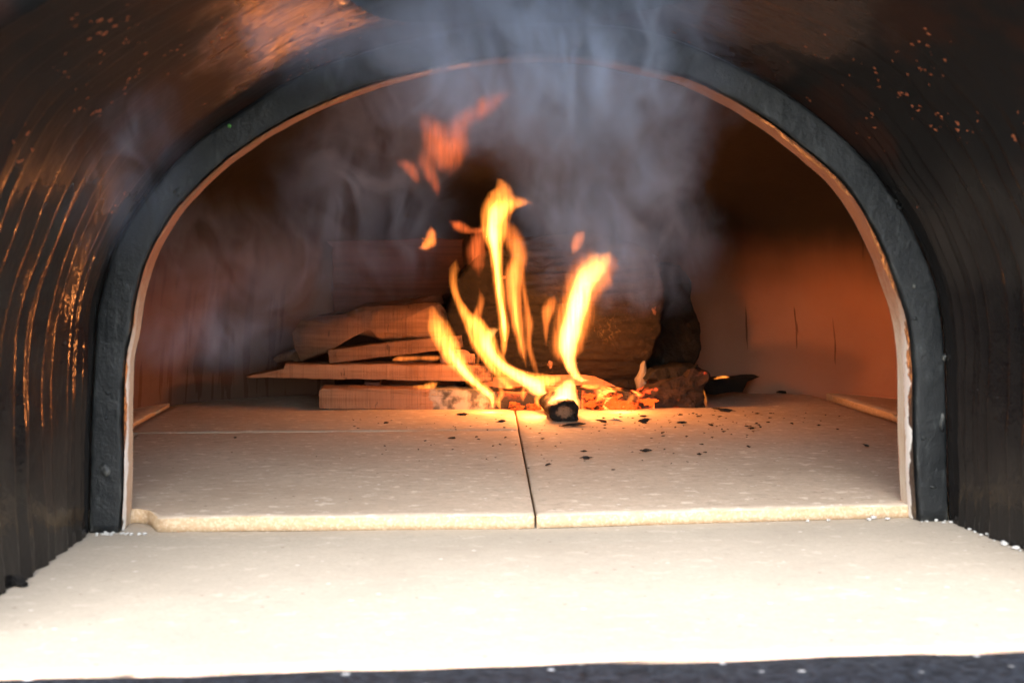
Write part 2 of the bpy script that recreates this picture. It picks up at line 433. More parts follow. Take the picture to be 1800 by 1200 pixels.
t5 = obj('hearth_tile', gridbox(.4135, .56, .04, .83, Z0, .0028, .012, seed=43), M['tile'])
tag(t5, 'raised side hearth tile along the clean terracotta wall', 'hearth tile')

# ------------------------------------------------------------------ the oven
oven = empty('pizza_oven', (0, 0, SLZ))
tag(oven, 'black painted clay pizza oven with arched mouth, ribbed brown entrance and terracotta chamber', 'pizza oven')
YR = .006
inner_px = [(208, 938), (213, 850), (213, 722), (217, 633), (227, 583), (237, 517), (257, 450), (290, 390), (325, 345), (400, 275), (500, 210), (625, 155), (750, 120), (890, 102), (1025, 97), (1125, 114), (1225, 140), (1325, 192), (1406, 250), (1477, 310), (1519, 366), (1556, 437), (1582, 505), (1601, 569), (1609, 644), (1610, 720), (1611, 796), (1617, 912)]
outer_px = [(156, 938), (158, 850), (161, 722), (166, 633), (170, 567), (180, 507), (200, 443), (233, 380), (290, 305), (360, 240), (475, 162), (580, 112), (750, 64), (900, 46), (1025, 44), (1120, 52), (1225, 85), (1350, 145), (1425, 195), (1490, 250), (1545, 310), (1600, 395), (1639, 482), (1654, 550), (1661, 625), (1664, 720), (1665, 796), (1668, 912)]
inner_px[13:14] = [(890, 97)]
NA = 160
inn = catmull([PY(x, y, YR) for x, y in inner_px], NA)
out = catmull([PY(x, y, YR) for x, y in outer_px], NA)
for L in (inn, out):
    L[0].z = L[-1].z = SLZ+.0003
cx0 = Vector((.015, YR, .06))
def off(P, d):
    res = []
    n = len(P)
    for i, p in enumerate(P):
        a, b = P[max(0, i-1)], P[min(n-1, i+1)]
        t = (b-a).normalized(); nrm = Vector((-t.z, 0, t.x))
        if nrm.dot(p-cx0) < 0: nrm = -nrm
        q = p+nrm*d
        if i in (0, n-1): q.z = p.z
        res.append(q)
    return res
# arch ring with rounded front edges, flat face, uneven hand-finished surface
bm = bmesh.new()
prof = [(inn, .0, .030), (inn, .0, .0014), (inn, .0004, .0004), (inn, .0013, 0.0), (inn, .0026, -.0001), (None, .5, -.0002), (out, -.0028, -.0001), (out, -.0014, 0), (out, -.0004, .0004), (out, 0, .0015), (out, .0, .030)]
rows = []
for k, (base, d, dy) in enumerate(prof):
    if base is None: pts = [(a+b)/2 for a, b in zip(inn, out)]
    else: pts = off(base, d)
    row = []
    for p in pts:
        w = fbm((p.x, p.z, k*.003), 38, 4)
        w2 = fbm((p.x+5, p.z, k*.003), 140, 3)
        q = p.copy(); q.y = YR+dy+w*.0007+w2*.0003
        r = (q-cx0); r.y = 0; r.normalize()
        q += r*(w2*.0006 if 0 < k < 10 else 0)
        row.append(bm.verts.new(q))
    rows.append(row)
for a, b in zip(rows, rows[1:]): strip(bm, a, b)
bm.faces.new([r[0] for r in rows]); bm.faces.new([r[-1] for r in rows][::-1])
obj('arch_frame', bm, M['ring'], oven)

# reveal (liner) between the ring and the chamber
bm = bmesh.new(); rows = []
inl = off(inn, -.0004)
for k in range(8):
    y = YR+.0030+k*.0036
    row = []
    for p in inl:
        q = p.copy(); q.y = y
        r = (cx0-q); r.y = 0; r.normalize()
        q += r*(.0003+.00045*fbm((p.x*1, y*3, p.z), 55, 4)*(1 if k else 0) + (.0012 if 0 < k < 4 else .0004))
        row.append(bm.verts.new(q))
    rows.append(row)
for a, b in zip(rows, rows[1:]): strip(bm, a, b)
YB = YR+.0030+7*.0036
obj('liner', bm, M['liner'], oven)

# chamber: vertical wall then dome, open towards the mouth
plan = [(-.40, YB, 0), (-.415, .25, 0), (-.385, .45, 0), (-.340, .605, 0), (-.300, .68, 0), (-.21, .757, 0), (0, .80, 0), (.21, .778, 0), (.38, .748, 0), (.465, .645, 0), (.50, .45, 0), (.50, .25, 0), (.46, YB, 0)]
NP = 120
pl = catmull(plan, NP)
bm = bmesh.new(); rows = []
levels = []
for k in range(26):
    if k < 9: z = -.01+.165*k/8; s = 1-.035*(k/8)**2
    else:
        a = (k-8)/17*math.pi/2*.985; z = .155+.215*math.sin(a); s = .965*math.cos(a)**.85
    levels.append((z, s))
for z, s in levels:
    row = []
    for p in pl:
        q = Vector((.04+(p.x-.04)*s, YB+(p.y-YB)*s, z))
        w = fbm((q.x, q.y, q.z), 7, 3)*.004
        if q.y > YB+.01: q += Vector((-(p.x-.04), -(p.y-.3), 0)).normalized()*w
        row.append(bm.verts.new(q))
    rows.append(row)
for a, b in zip(rows, rows[1:]): strip(bm, a, b)
# front inside wall around the mouth
fr = [r[0] for r in rows]+[r[-1] for r in rows][::-1]
frc = catmull([v.co for v in fr], NA)
back = [bm.verts.new(Vector((p.x, YB+.0002, p.z))) for p in off(inn, -.0012)]
edge = [bm.verts.new(Vector((p.x, YB+.0002, p.z))) for p in frc]
strip(bm, back, edge)
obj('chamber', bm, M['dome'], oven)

# ribbed entrance (vestibule)
rim = [(-.263, 0, SLZ), (-.268, 0, .05), (-.268, 0, .11), (-.253, 0, .168), (-.2285, 0, .2225), (-.197, 0, .2475), (-.145, 0, .278), (-.08, 0, .318), (0, 0, .342), (.09, 0, .340), (.18, 0, .322), (.245, 0, .285), (.288, 0, .232), (.309, 0, .165), (.311, 0, .10), (.306, 0, .05), (.300, 0, SLZ)]
NV = 260
o2 = catmull([PY(x, y, YR) for x, y in outer_px], NV); o2[0].z = o2[-1].z = SLZ+.0003
o2 = off(o2, .0002)
r2 = catmull([(x, y, z) for x, y, z in rim], NV)
YF = -.262
ribs = []
y = .0
rr = random.Random(5)
while y > -.30:
    w = rr.uniform(.010, .022) if y < -.035 else rr.uniform(.006, .010)
    ribs.append((y-w/2, w, rr.uniform(.5, 1.15))); y -= w
def ribh(y, right=False):
    for c, w, a in ribs:
        e = .2 if right else .08
        u = (c+w/2-y)/w              # 0 at the deep end of a ridge, 1 at its outer end
        if 0 <= u < 1:
            if u < e: k = math.sin(u/e*math.pi/2)
            else: k = 1-(u-e)/(1-e)
            return a*k*w/.014
    return 0
bm = bmesh.new(); rows = []
NYV = 330
for k in range(NYV+1):
    t = k/NYV
    y = YR+(YF-YR)*t
    e = t**1.15
    row = []
    for i, (a, b) in enumerate(zip(o2, r2)):
        q = Vector((a.x+(b.x-a.x)*e, y, a.z+(b.z-a.z)*e))
        inward = (cx0-q); inward.y = 0; inward.normalize()
        wob = fbm((q.x*2, q.z*2, y), 5, 3)*.006
        side = max(0, min(1, (.23-q.z)/.06))
        amp = .0046*(.08+.92*side)*(.85 if q.x > 0 else 1)*(.85+.3*fbm((q.x, y*2, q.z), 14, 2))
        edge0 = min(1, t*14)
        q += inward*(ribh(y+wob, q.x > 0)*amp*edge0 + fbm((q.x, q.y*1.5, q.z), 30, 3)*.0003*edge0 + fbm((q.x, q.y, q.z), 8, 2)*.0014*min(1, t*5))
        if i in (0, NV-1): q.z = SLZ+.0003
        row.append(bm.verts.new(q))
    rows.append(row)
# flue opening: drop faces inside the hole and snap its border onto the circle
HX, HY, HR = .008, -.100, .098
def hd(v): return math.hypot(v.co.x-HX, v.co.y-HY)
for a, b in zip(rows, rows[1:]):
    for i in range(NV-1):
        c = (a[i].co+a[i+1].co+b[i].co+b[i+1].co)/4
        if c.z > .2 and math.hypot(c.x-HX, c.y-HY) < HR: continue
        bm.faces.new((a[i], a[i+1], b[i+1], b[i]))
bm.edges.ensure_lookup_table()
hole = set()
for e in bm.edges:
    if len(e.link_faces) == 1:
        if all(v.co.z > .2 and abs(hd(v)-HR) < .012 and v.co.y > YF+.02 and v.co.y < YR-.0008 for v in e.verts): hole.update(e.verts)
for v in hole:
    d = Vector((v.co.x-HX, v.co.y-HY)); d.normalize()
    rr_ = HR+.0022*fbm((d.x, d.y, 0), 6, 4)
    v.co.x, v.co.y = HX+d.x*rr_, HY+d.y*rr_
# rim lip and outer shell so that the entrance has thickness
front = rows[-1]
lip = off([v.co.copy() for v in front], .009); lipv = []
for p in lip: lipv.append(bm.verts.new(Vector((p.x, YF-.004+.0012*fbm((p.x, p.z, 0), 60, 3), p.z))))
strip(bm, front, lipv)
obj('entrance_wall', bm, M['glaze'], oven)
bm = bmesh.new()
l1 = [bm.verts.new(v) for v in [Vector((p.x, YF-.0038, p.z)) for p in off(lip, .0004)]]
l2 = [bm.verts.new(Vector((p.x, YF-.002+.003*fbm((p.x*1, p.z, 1), 40, 4), p.z))) for p in off(lip, .012)]
l3 = [bm.verts.new(Vector((p.x, YF+.03, p.z))) for p in off(lip, .05)]
dm = catmull([(-.50, .25, SLZ), (-.52, .25, .1), (-.47, .25, .25), (-.30, .25, .40), (.04, .25, .46), (.38, .25, .40), (.55, .25, .25), (.60, .25, .1), (.58, .25, SLZ)], NV)
l4 = [bm.verts.new(Vector((p.x, .12, p.z))) for p in dm]
l5 = [bm.verts.new(Vector((p.x, .45, p.z))) for p in dm]
l6 = [bm.verts.new(Vector((.04+(p.x-.04)*.72, .78, SLZ+(p.z-SLZ)*.78))) for p in dm]
l7 = [bm.verts.new(Vector((.04+(p.x-.04)*.05, .93, SLZ+(p.z-SLZ)*.3))) for p in dm]
for a, b in zip((l1, l2, l3, l4, l5, l6), (l2, l3, l4, l5, l6, l7)): strip(bm, a, b)
# leave the flue's passage open
bm.faces.ensure_lookup_table()
kill = [f for f in bm.faces if f.calc_center_median().z > .3 and math.hypot(f.calc_center_median().x-HX, f.calc_center_median().y-HY) < HR+.03]
bmesh.ops.delete(bm, geom=kill, context='FACES')
obj('outer_shell', bm, M['shell'], oven, auto=50)
# flue pipe
bm = bmesh.new(); rows = []
for (z, rr_) in ((.262, HR+.004), (.30, HR+.002), (.36, HR-.004), (.44, .085), (.52, .08), (.80, .08)):
    rows.append([bm.verts.new((HX+math.cos(a)*rr_, HY+math.sin(a)*rr_, z if z > .3 or math.sin(a) < .93 else z)) for a in [2*math.pi*i/72 for i in range(72)]])
# keep the pipe above the ceiling: lift the lower edge onto the entrance surface
ceil = [(v.x, v.y, v.z) for v in o2]
def ceilz(x, y):
    t = min(1, max(0, (y-YR)/(YF-YR)))**1.15
    best = None
    for a, b in zip(o2, r2):
        X = a.x+(b.x-a.x)*t; Z = a.z+(b.z-a.z)*t
        if Z > .18 and (best is None or abs(X-x) < best[0]): best = (abs(X-x), Z)
    return best[1]
for v in rows[0]: v.co.z = ceilz(v.co.x, v.co.y)+.0002
for v in rows[1]: v.co.z = max(v.co.z, ceilz(v.co.x, v.co.y)+.012)
for a, b in zip(rows, rows[1:]): strip(bm, a, b, True)
obj('flue', bm, M['flue'], oven)

# small paint blisters and drips on the ring
def blob(center, rx, ry, rz, seed=0, sub=2, rough=.25):
    bm = bmesh.new(); bmesh.ops.create_icosphere(bm, subdivisions=sub, radius=1)
    for v in bm.verts:
        k = 1+rough*fbm(v.co+Vector((seed*3.1, 0, 0)), 1.3, 3)
        v.co = Vector(center)+Vector((v.co.x*rx*k, v.co.y*ry*k, v.co.z*rz*k))
    return bm
for i, (x, y, w, h) in enumerate([(185, 825, 10, 12), (312, 338, 7, 8), (1656, 742, 6, 18), (1606, 503, 4, 5), (1608, 560, 5, 5), (1659, 628, 5, 6), (1580, 365, 5, 4), (1577, 352, 4, 4), (1640, 855, 8, 4), (190, 690, 4, 4), (187, 735, 3, 4), (1622, 770, 4, 4)]):
    c = PY(x, y, YR+.0002); s = .8/2400
    obj('paint_blister', blob(c, w*s, .0016, h*s, i), M['ring'], oven)
obj('leaf_fleck', blob(PY(403, 221, YR), .0016, .0008, .0017, 3, 1, .6), M['green'], oven)

# ------------------------------------------------------------------ wood
def prism(px, Y, depth, n=64, bulge=.0, rough=.0012, fscale=45, seed=0, closedspline=False, tilt=(0, 0), back_scale=1.0, mats=0, levels=6, bev=.002, rough2=0, fs2=(90, 90, 90), cyl=False):
    """Outline (pixels, at distance Y) given real thickness: a rounded front face, sides and back."""
    pts = [PY(x, y, Y) for x, y in px]
    if closedspline: P = catmull(pts, n, True)
    else:
        P = []
        per = sum((pts[i]-pts[i-1]).length for i in range(len(pts)))
        for i in range(len(pts)):
            a, b = pts[i], pts[(i+1) % len(pts)]
            k = max(1, int(round(n*(b-a).length/per)))
            for j in range(k): P.append(a.lerp(b, j/k))
    c = sum(P, Vector())/len(P)
    bm = bmesh.new()
    def jit(q):
        return q+Vector((fbm(q+Vector((seed, 0, 0)), fscale, 4), fbm(q+Vector((seed, 7, 0)), fscale, 4), fbm(q+Vector((seed, 0, 5)), fscale, 4)))*rough
    zh = max(abs(p.z-c.z) for p in P)
    jit0 = jit
    def jit(q):
        r = jit0(q)
        if cyl: r.y -= cyl*max(0, 1-((q.z-c.z-zh*.15)/(zh*.95))**2)
        if rough2:
            k = noise.fractal(Vector((q.x*fs2[0], q.y*fs2[1], q.z*fs2[2]))+Vector((seed, 0, 0)), .7, 2.0, 5)
            d = Vector((q.x-c.x, 0, q.z-c.z)); d.normalize()
            r = r+(Vector((0, -.8, 0))+d*.5)*(k*rough2)
        return r
    def ring(scale, y, sx=0, sz=0):
        return [bm.verts.new(jit(Vector((c.x+(p.x-c.x)*scale+sx, y, c.z+(p.z-c.z)*scale+sz)))) for p in P]
    rows = []
    for k in range(levels):
        s = (k+.35)/levels
        rows.append(ring(s, Y-bulge*(1-s*s)))
    mn = min((p-c).length for p in P)
    bs = max(.5, 1-bev*.5/max(mn, 1e-4))
    rows.append(ring(bs, Y-bulge*(1-bs*bs)*.6))
    nd = max(2, int(depth/.008))
    for k in range(nd+1):
        f = k/nd
        rows.append(ring(1+(back_scale-1)*f if k else 1.0, Y+bev*.6+(depth-bev*.6)*f, tilt[0]*f, tilt[1]*f))
    for a, b in zip(rows, rows[1:]): strip(bm, a, b, True)
    cv = bm.verts.new(jit(Vector((c.x, Y-bulge, c.z))))
    for i in range(len(P)): bm.faces.new((cv, rows[0][(i+1) % len(P)], rows[0][i]))
    bm.faces.new(rows[-1])
    return bm
def wood(name, label, cat, bm, mat, auto=38, group=None, parent=None):
    o = obj(name, bm, mat, parent, auto=auto)
    if not parent: tag(o, label, cat, group)
    return o

xa = lambda px, Y: PY(px, 700, Y).x
YA = .600
M['plankA'] = mat_wood('half burnt pine', W1, W2, charx=(xa(752, YA), xa(862, YA), xa(900, YA)), ash=True, glow=1.5)
wood('burning_board', 'square board lying on the hearth, pale at one end and glowing red at the other', 'board',
     prism([(560, 688), (566, 683), (752, 684), (900, 689), (1060, 684), (1110, 690), (1150, 697), (1150, 719), (1040, 721), (880, 722), (752, 722), (561, 718)], YA, .055, n=150, rough=.0013, seed=1), M['plankA'])
YBd = .632
wood('splintered_board', 'long flat board with pointed splintered end, resting above the board on the hearth', 'board',
     prism([(432, 662), (470, 655), (499, 649), (501, 640), (836, 641), (866, 645), (866, 671), (500, 665), (436, 664)], YBd, .05, n=140, rough=.0009, seed=2), M['wood'])
wood('tilted_board', 'short board tilted upwards under the split log', 'board',
     prism([(576, 615), (677, 602), (812, 588), (815, 611), (664, 629), (579, 639)], .640, .05, n=100, rough=.0009, seed=3), M['wood_darker'])
wood('wood_block', 'small wood block under the raised end of the tilted board', 'wood block',
     prism([(772, 614), (836, 607), (836, 640), (774, 640)], .650, .04, n=60, rough=.001, seed=4), M['wood'])
lg = empty('split_log', PY(650, 600, .66))
tag(lg, 'orange lit split log with arched underside on top of the board stack', 'log')
wood('log_body', '', '', prism([(512, 585), (527, 563), (567, 556), (605, 553), (640, 541), (713, 536), (774, 533), (787, 548), (792, 590), (774, 600), (713, 600), (677, 602), (652, 592), (628, 589), (603, 598), (579, 612), (552, 629), (530, 635), (519, 615)], .655, .075, n=150, bulge=.012, rough=.0022, fscale=28, seed=5), M['wood_darker'], parent=lg, auto=60)
wood('bark_flake', '', '', prism([(788, 540), (799, 536), (808, 556), (813, 580), (801, 592), (796, 575)], .650, .02, n=40, bulge=.002, rough=.0025, fscale=120, seed=6), M['frayed'], parent=lg)
wood('bark_strip', '', '', prism([(560, 556), (605, 550), (640, 537), (713, 527), (780, 520), (785, 536), (713, 541), (640, 547)], .672, .05, n=80, bulge=.006, rough=.003, fscale=50, seed=8), mat_bark('brown bark', (.10, .05, .035), (.05, .025, .02)), parent=lg)
wood('wood_stub', 'short broken stub of wood poking out beside the rounded end of the split log', 'wood stub',
     prism([(479, 630), (492, 622), (522, 616), (528, 636), (486, 637)], .668, .06, n=50, bulge=.004, rough=.0014, seed=9), M['wood_darker'])
wood('upright_block', 'dark reddish block standing upright against the back of the chamber in the smoke', 'wood block',
     prism([(574, 424), (700, 421), (815, 419), (818, 694), (588, 694), (584, 434)], .735, .035, n=110, bulge=.004, rough=.0018, seed=10), M['wood_dark'])
wood('crosswise_stick', 'dark stick lying crosswise in the gap beneath the splintered board', 'stick',
     prism([(640, 671), (668, 671), (668, 684), (640, 684)], .640, .09, n=30, rough=.001, seed=12), M['wood_dark'])
big = empty('bark_log', PY(980, 600, .70))
tag(big, 'large mossy bark covered log with wedge shaped bottom, behind the tallest flames', 'log')
wood('log_body', '', '', prism([(784, 540), (800, 490), (838, 452), (915, 420), (1010, 404), (1100, 426), (1150, 450), (1163, 520), (1150, 590), (1138, 622), (1126, 660), (1114, 698), (1080, 679), (1045, 660), (1000, 664), (940, 668), (880, 662), (835, 645), (792, 605)], .668, .085, n=190, bulge=.002, cyl=.030, rough=.0022, fscale=16, seed=13, levels=46, rough2=.0036, fs2=(24, 60, 150)), M['bark'], parent=big, auto=80)
for i, (x, y) in enumerate([(886, 490), (884, 513), (955, 543), (967, 640), (1075, 492), (1150, 545)]):
    wood('bark_fibre', '', '', blob(PY(x, y, .640), .0022, .0015, .0034, i+40, 3, .9), M['frayed'], parent=big)
wood('bare_patch', '', '', prism([(1122, 689), (1119, 668), (1126, 642), (1134, 622), (1136, 642), (1140, 668), (1134, 685)], .655, .02, n=50, bulge=.003, rough=.001, fscale=80, seed=14), M['pale'], parent=big)
wood('charred_log', 'black charred log leaning behind the bare patch of the bark log', 'log',
     prism([(1090, 470), (1150, 462), (1195, 468), (1213, 500), (1220, 540), (1230, 580), (1232, 610), (1222, 640), (1200, 657), (1150, 672), (1110, 660), (1095, 560)], .690, .07, n=130, bulge=.006, rough=.0035, fscale=40, rough2=.003, fs2=(60, 60, 40), seed=15, levels=14), M['char'], auto=80)
wood('ember_block', 'charred block with dull red embers at the end of the glowing board', 'wood block',
     prism([(1128, 716), (1132, 692), (1150, 680), (1172, 668), (1206, 664), (1214, 650), (1244, 652), (1247, 662), (1238, 684), (1240, 719), (1212, 721), (1150, 719)], .606, .07, n=120, bulge=.0015, rough=.0026, fscale=90, seed=16, levels=12), M['char_glow'], auto=50)
wood('charred_slab', 'thin black charred slab propped on the ember block against the charred log', 'wood slab',
     prism([(1135, 668), (1150, 650), (1200, 642), (1228, 643), (1226, 656), (1204, 664), (1170, 668)], .628, .05, n=70, bulge=.001, rough=.002, fscale=80, seed=50), M['char'], auto=40)
wood('charred_splinter', 'thin pointed charred splinter lying flat beyond the ember block', 'stick',
     prism([(1236, 667), (1290, 665), (1336, 662), (1312, 672), (1305, 690), (1238, 693)], .70, .03, n=60, rough=.0016, seed=17), M['char'])
wood('cracked_board', 'cracked orange lit board under the bark log, behind the flames', 'board',
     prism([(850, 664), (1018, 657), (1048, 661), (1112, 695), (1100, 712), (850, 712)], .662, .045, n=110, rough=.0012, seed=18), mat_wood('heat cracked pine', (.50, .24, .12), (.30, .12, .06), charx=(xa(800, .66), 3.0, 4.0), saw=True))
M['coal'] = mat_bark('glowing coal', (.010, .007, .006), (.02, .012, .010), glow=.6, moss=False, lo=.38)
coal_at = [(1048, 712, 17, 12, 'squarish glowing coal at the hidden end of the glowing board, under the bark log'), (1082, 711, 15, 12, 'glowing coal between two cracks, second from the burning stub'), (1110, 713, 15, 10, 'long glowing coal below the wedge tip of the bark log'), (1036, 697, 10, 6, 'small glowing coal on top of the board beside the burning stub'), (1078, 694, 14, 6, 'flat glowing coal on top of the glowing board'), (905, 714, 14, 8, 'glowing coal on the board just beyond the slanting flame'), (940, 714, 12, 8, 'glowing coal between the slanting flame and the burning stub'), (1140, 706, 14, 9, 'dull red coal leaning on the ember block')]
for i, (x, y, w_, h_, l_) in enumerate(coal_at):
    k_ = (.592-CAM.y)/2400
    tag(obj('glowing_coal', blob(PY(x, y, .594+.004*(i % 2)), w_*k_*.8, .006, h_*k_*.75, i+60, 4, 1.1), M['coal'], auto=35), l_, 'coal', 'glowing coals of the ember bed')
st = empty('burning_stub', STUBC+Vector((0, 0, -.01)))
tag(st, 'burning end of a thin stick facing out, pale core ringed by black char', 'stick')
wood('stick', '', '', prism([(969, 714), (984, 706), (1002, 705), (1013, 712), (1017, 727), (1012, 739), (990, 741), (974, 738), (967, 728)], .488, .10, n=70, bulge=.0015, rough=.0022, fscale=120, seed=19, closedspline=True, levels=10), M['stub'], parent=st, auto=70)

# ------------------------------------------------------------------ charcoal flakes and mortar crumbs
def flake_mesh(seed):
    bm = blob((0, 0, .35), 1, .55, .35, seed, 2, .9)
    return bm
protos = []
for i in range(6):
    o = obj('charcoal_flake', flake_mesh(i), M['flake'], smooth=False)
    protos.append(o)
FL = 'tiny black charcoal flake scattered on the hearth tile in front of the fire'
FG = 'charcoal flakes on the hearth'
big_list = [(1011, 748, 20, 'largest curled charcoal flake, on the hearth just before the burning stub'), (1030, 806, 9, 'flat oblong charcoal flake alone in the middle of the largest hearth tile'), (1135, 793, 9, 'oblong charcoal flake on the largest hearth tile, halfway between fire and slab'), (1272, 722, 17, 'long charcoal flake lying beyond the ember block'), (1058, 742, 10, 'charcoal flake standing beside the thin pale wood shaving'), (1133, 741, 10, 'broad charcoal flake below the ember block'), (1200, 744, 8, 'folded charcoal flake below the charred log'), (1375, 691, 9, 'charcoal flake by the foot of the terracotta wall'), (880, 742, 8, 'charcoal flake in front of the glowing board, beside the long joint'), (813, 730, 9, 'charcoal flake in front of the ash grey stretch of board'), (795, 771, 7, 'charcoal flake on the notched hearth tile nearest the joint')]
nflake = 0
def put_flake(x, y, w, label, group=None):
    global nflake
    p = PZ(x, y, 0.0003); d = (p-CAM).length
    s = w*d/2400
    if nflake < len(protos): o = protos[nflake]
    else:
        o = protos[nflake % 6].copy(); COL.objects.link(o)
    nflake += 1
    o.location = p; o.rotation_euler = (random.uniform(-.15, .15), random.uniform(-.15, .15), random.uniform(0, 6.28) if w < 6 else random.uniform(-.5, .5))
    o.scale = (s, s*random.uniform(.7, 1.4), min(s*.7, .004))
    tag(o, label, 'charcoal flake', group)
for x, y, w, l in big_list: put_flake(x, y, w, l, FG)
rf = random.Random(21)
k = 0
while k < 210:
    u = rf.random()
    if u < .36: x, y = rf.gauss(1220, 130), 722+abs(rf.gauss(0, 26))
    elif u < .74: x, y = rf.uniform(870, 1330), 728+abs(rf.gauss(0, 40))
    elif u < .9: x, y = rf.uniform(620, 900), 728+abs(rf.gauss(0, 30))
    else: x, y = rf.uniform(300, 1560), rf.uniform(735, 860)
    if y > 880 or x > 1560 or (940 < x < 1040 and y < 745): continue
    if abs(x-(905+(y-756)*.25)) < 4: continue
    w = 1.0+abs(rf.gauss(0, 1.2)) if rf.random() < .88 else rf.uniform(3, 6)
    put_flake(x, y, w, FL, FG); k += 1
sh = wood('wood_shaving', 'thin pale wood shaving curled on the hearth before the glowing board', 'shaving',
     prism([(1065, 739), (1085, 736), (1096, 741), (1085, 740)], PZ(1080, 740).y, .003, n=24, rough=.0004, seed=30, levels=2, bev=.0003), M['pale'])

cr0 = None
def put_crumb(x, y, w, label, group, z=SLZ+.0003):
    global cr0
    p = PZ(x, y, z); s = w*(p-CAM).length/2400
    if cr0 is None: cr0 = o = obj('mortar_crumb', blob((0, 0, .6), 1, .9, .7, 4, 2, .5), M['mortar'])
    else: o = cr0.copy(); COL.objects.link(o)
    o.location = p; o.scale = (s*random.uniform(.8, 1.4), s, s*random.uniform(.7, 1.1)); o.rotation_euler = (0, 0, random.uniform(0, 6))
    tag(o, label, 'mortar crumb', group)
rc = random.Random(3)
CG = 'white mortar crumbs at the feet of the arch'
LR = 'small white mortar crumb on the slab beside the flake strewn hearth tile'
LL = 'small white mortar crumb on the slab beside the notched hearth tile'
for x, y, w in [(1640, 910, 7), (1652, 908, 6), (1628, 911, 5), (1710, 929, 7), (1738, 941, 6), (1745, 944, 7), (1765, 958, 6), (1772, 951, 5), (1786, 965, 6), (1527, 914, 4), (1535, 912, 5), (1456, 915, 4), (1420, 917, 3), (1560, 913, 4)]:
    put_crumb(x, y, w, LR, CG)
for i in range(26):
    x = rc.uniform(1618, 1800); put_crumb(x, 912+max(0, x-1668)*.40+rc.uniform(-1, 7), rc.uniform(1.2, 3.6), LR, CG)
for i in range(34):
    x = rc.uniform(168, 256); put_crumb(x, 939-rc.uniform(-2, 3)*(1)+max(0, 172-x)*.3, rc.uniform(1.2, 3.2), LL, CG)
o = wood('charcoal_lump', 'black charcoal lump at the end of the slab against the ribbed entrance', 'charcoal lump',
     blob(PZ(18, 1018, SLZ+.0035), .0065, .004, .0026, 8, 4, 1.4), M['char'])

# ------------------------------------------------------------------ flames
def mat_flame(name, col, strength, lo=0.0, hi=0.0, streak=.5):
    t = NT(name); c = t.coord(); g = t.xyz(t.coord('Generated'))
    s = strength
    n = t.noise(t.mapv(c, (330, 150, 30)), 1, 3, .55, .5)
    f = t.rng(n, .32, .68, 1-streak, 1+streak)
    if lo: f = t.math('MULTIPLY', f, t.rng(g[2], 0, lo, .25, 1))
    if hi: f = t.math('MULTIPLY', f, t.rng(g[2], 1-hi, 1, 1, .25))
    e = t.n('ShaderNodeEmission', {'Color': col, 'Strength': t.math('MULTIPLY', f, s)})
    t.t.links.new(e.outputs[0], t.out.inputs['Volume'])
    t.m.cycles.volume_step_rate = .35
    return t.m
HOT = (1, .31, .045); RED = (1, .17, .035)
FM = {'hot': mat_flame('hot flame', (1, .33, .07), 260, .0, .35, .35), 'mid': mat_flame('orange flame', (1, .255, .034), 95, .10, .45, .5),
      'dim': mat_flame('thin flame', (1, .22, .035), 36, .2, .4, .5), 'red': mat_flame('faint red flame', RED, 6.5, .25, .4, .8)}
WK = {'hot': 1.12, 'mid': 1.22, 'dim': 1.75, 'red': 2.4}
def flame(label, pts, Y, kind, thick=.55, lean=0.0, group=None):
    """Loft along a wavering centre line; lens shaped cross-section with real depth, pointed at both ends."""
    P = catmull([PY(x, y, Y+lean*i/(len(pts)-1))+Vector((0, 0, 0)) for i, (x, y, w) in enumerate(pts)], 42)
    # widths by the same arc-length parameter
    d = [0]
    W = [PY(x, y, Y) for x, y, w in pts]
    for a, b in zip(W, W[1:]): d.append(d[-1]+(b-a).length)
    wid = []
    for k in range(42):
        s = d[-1]*k/41
        for i in range(len(d)-1):
            if d[i] <= s+1e-9 and (s <= d[i+1]+1e-9):
                u = (s-d[i])/max(1e-9, d[i+1]-d[i]); u = u*u*(3-2*u)
                wid.append(pts[i][2]+(pts[i+1][2]-pts[i][2])*u); break
    sc_ = (Y-CAM.y)/2400
    bm = bmesh.new(); rows = []
    NS = 15
    us = [-math.cos(math.pi*i/(NS-1)) for i in range(NS)]
    for k in range(42):
        a, b = P[max(0, k-1)], P[min(41, k+1)]
        t = (b-a).normalized(); side = Vector((t.z, 0, -t.x))
        if side.length < 1e-6: side = Vector((1, 0, 0))
        side.normalize()
        w = max(wid[k], .15)*sc_*WK[kind]
        w *= 1+.04*math.sin(k*.55+len(pts)*2.1)
        T = w*thick
        row = []
        skew = .35*math.sin(k*.17+pts[0][0])
        for u in us: row.append(bm.verts.new(P[k]+side*(w*u)+Vector((0, -T*((1-u*u)**{'red': 2.6, 'dim': 2.5}.get(kind, 2.0))*(1+skew*u) - T*.4*u, 0))))
        for u in us[-2:0:-1]: row.append(bm.verts.new(P[k]+side*(w*u)+Vector((0, T*((1-u*u)**{'red': 2.6, 'dim': 2.5}.get(kind, 2.0))*(1-skew*u)-T*.4*u, 0))))
        rows.append(row)
    for a, b in zip(rows, rows[1:]): strip(bm, a, b, True)
    bm.faces.new(rows[0][::-1]); bm.faces.new(rows[-1])
    o = obj('flame', bm, FM[kind])
    tag(o, label, 'flame', group or 'flames of the wood fire')
    return o
flame('slanting flame licking from the ash grey board up over the stacked boards', [(866, 722, 3), (866, 703, 8), (857, 689, 9), (840, 676, 10), (818, 655, 12), (800, 630, 16), (785, 603, 19), (770, 573, 18), (760, 545, 9), (757, 538, 1)], .585, 'mid')
flame('white hot lower core of the slanting flame over the boards', [(866, 716, 2), (864, 698, 5), (848, 683, 6), (826, 664, 7), (806, 640, 8), (792, 618, 6), (785, 606, 1)], .583, 'hot')
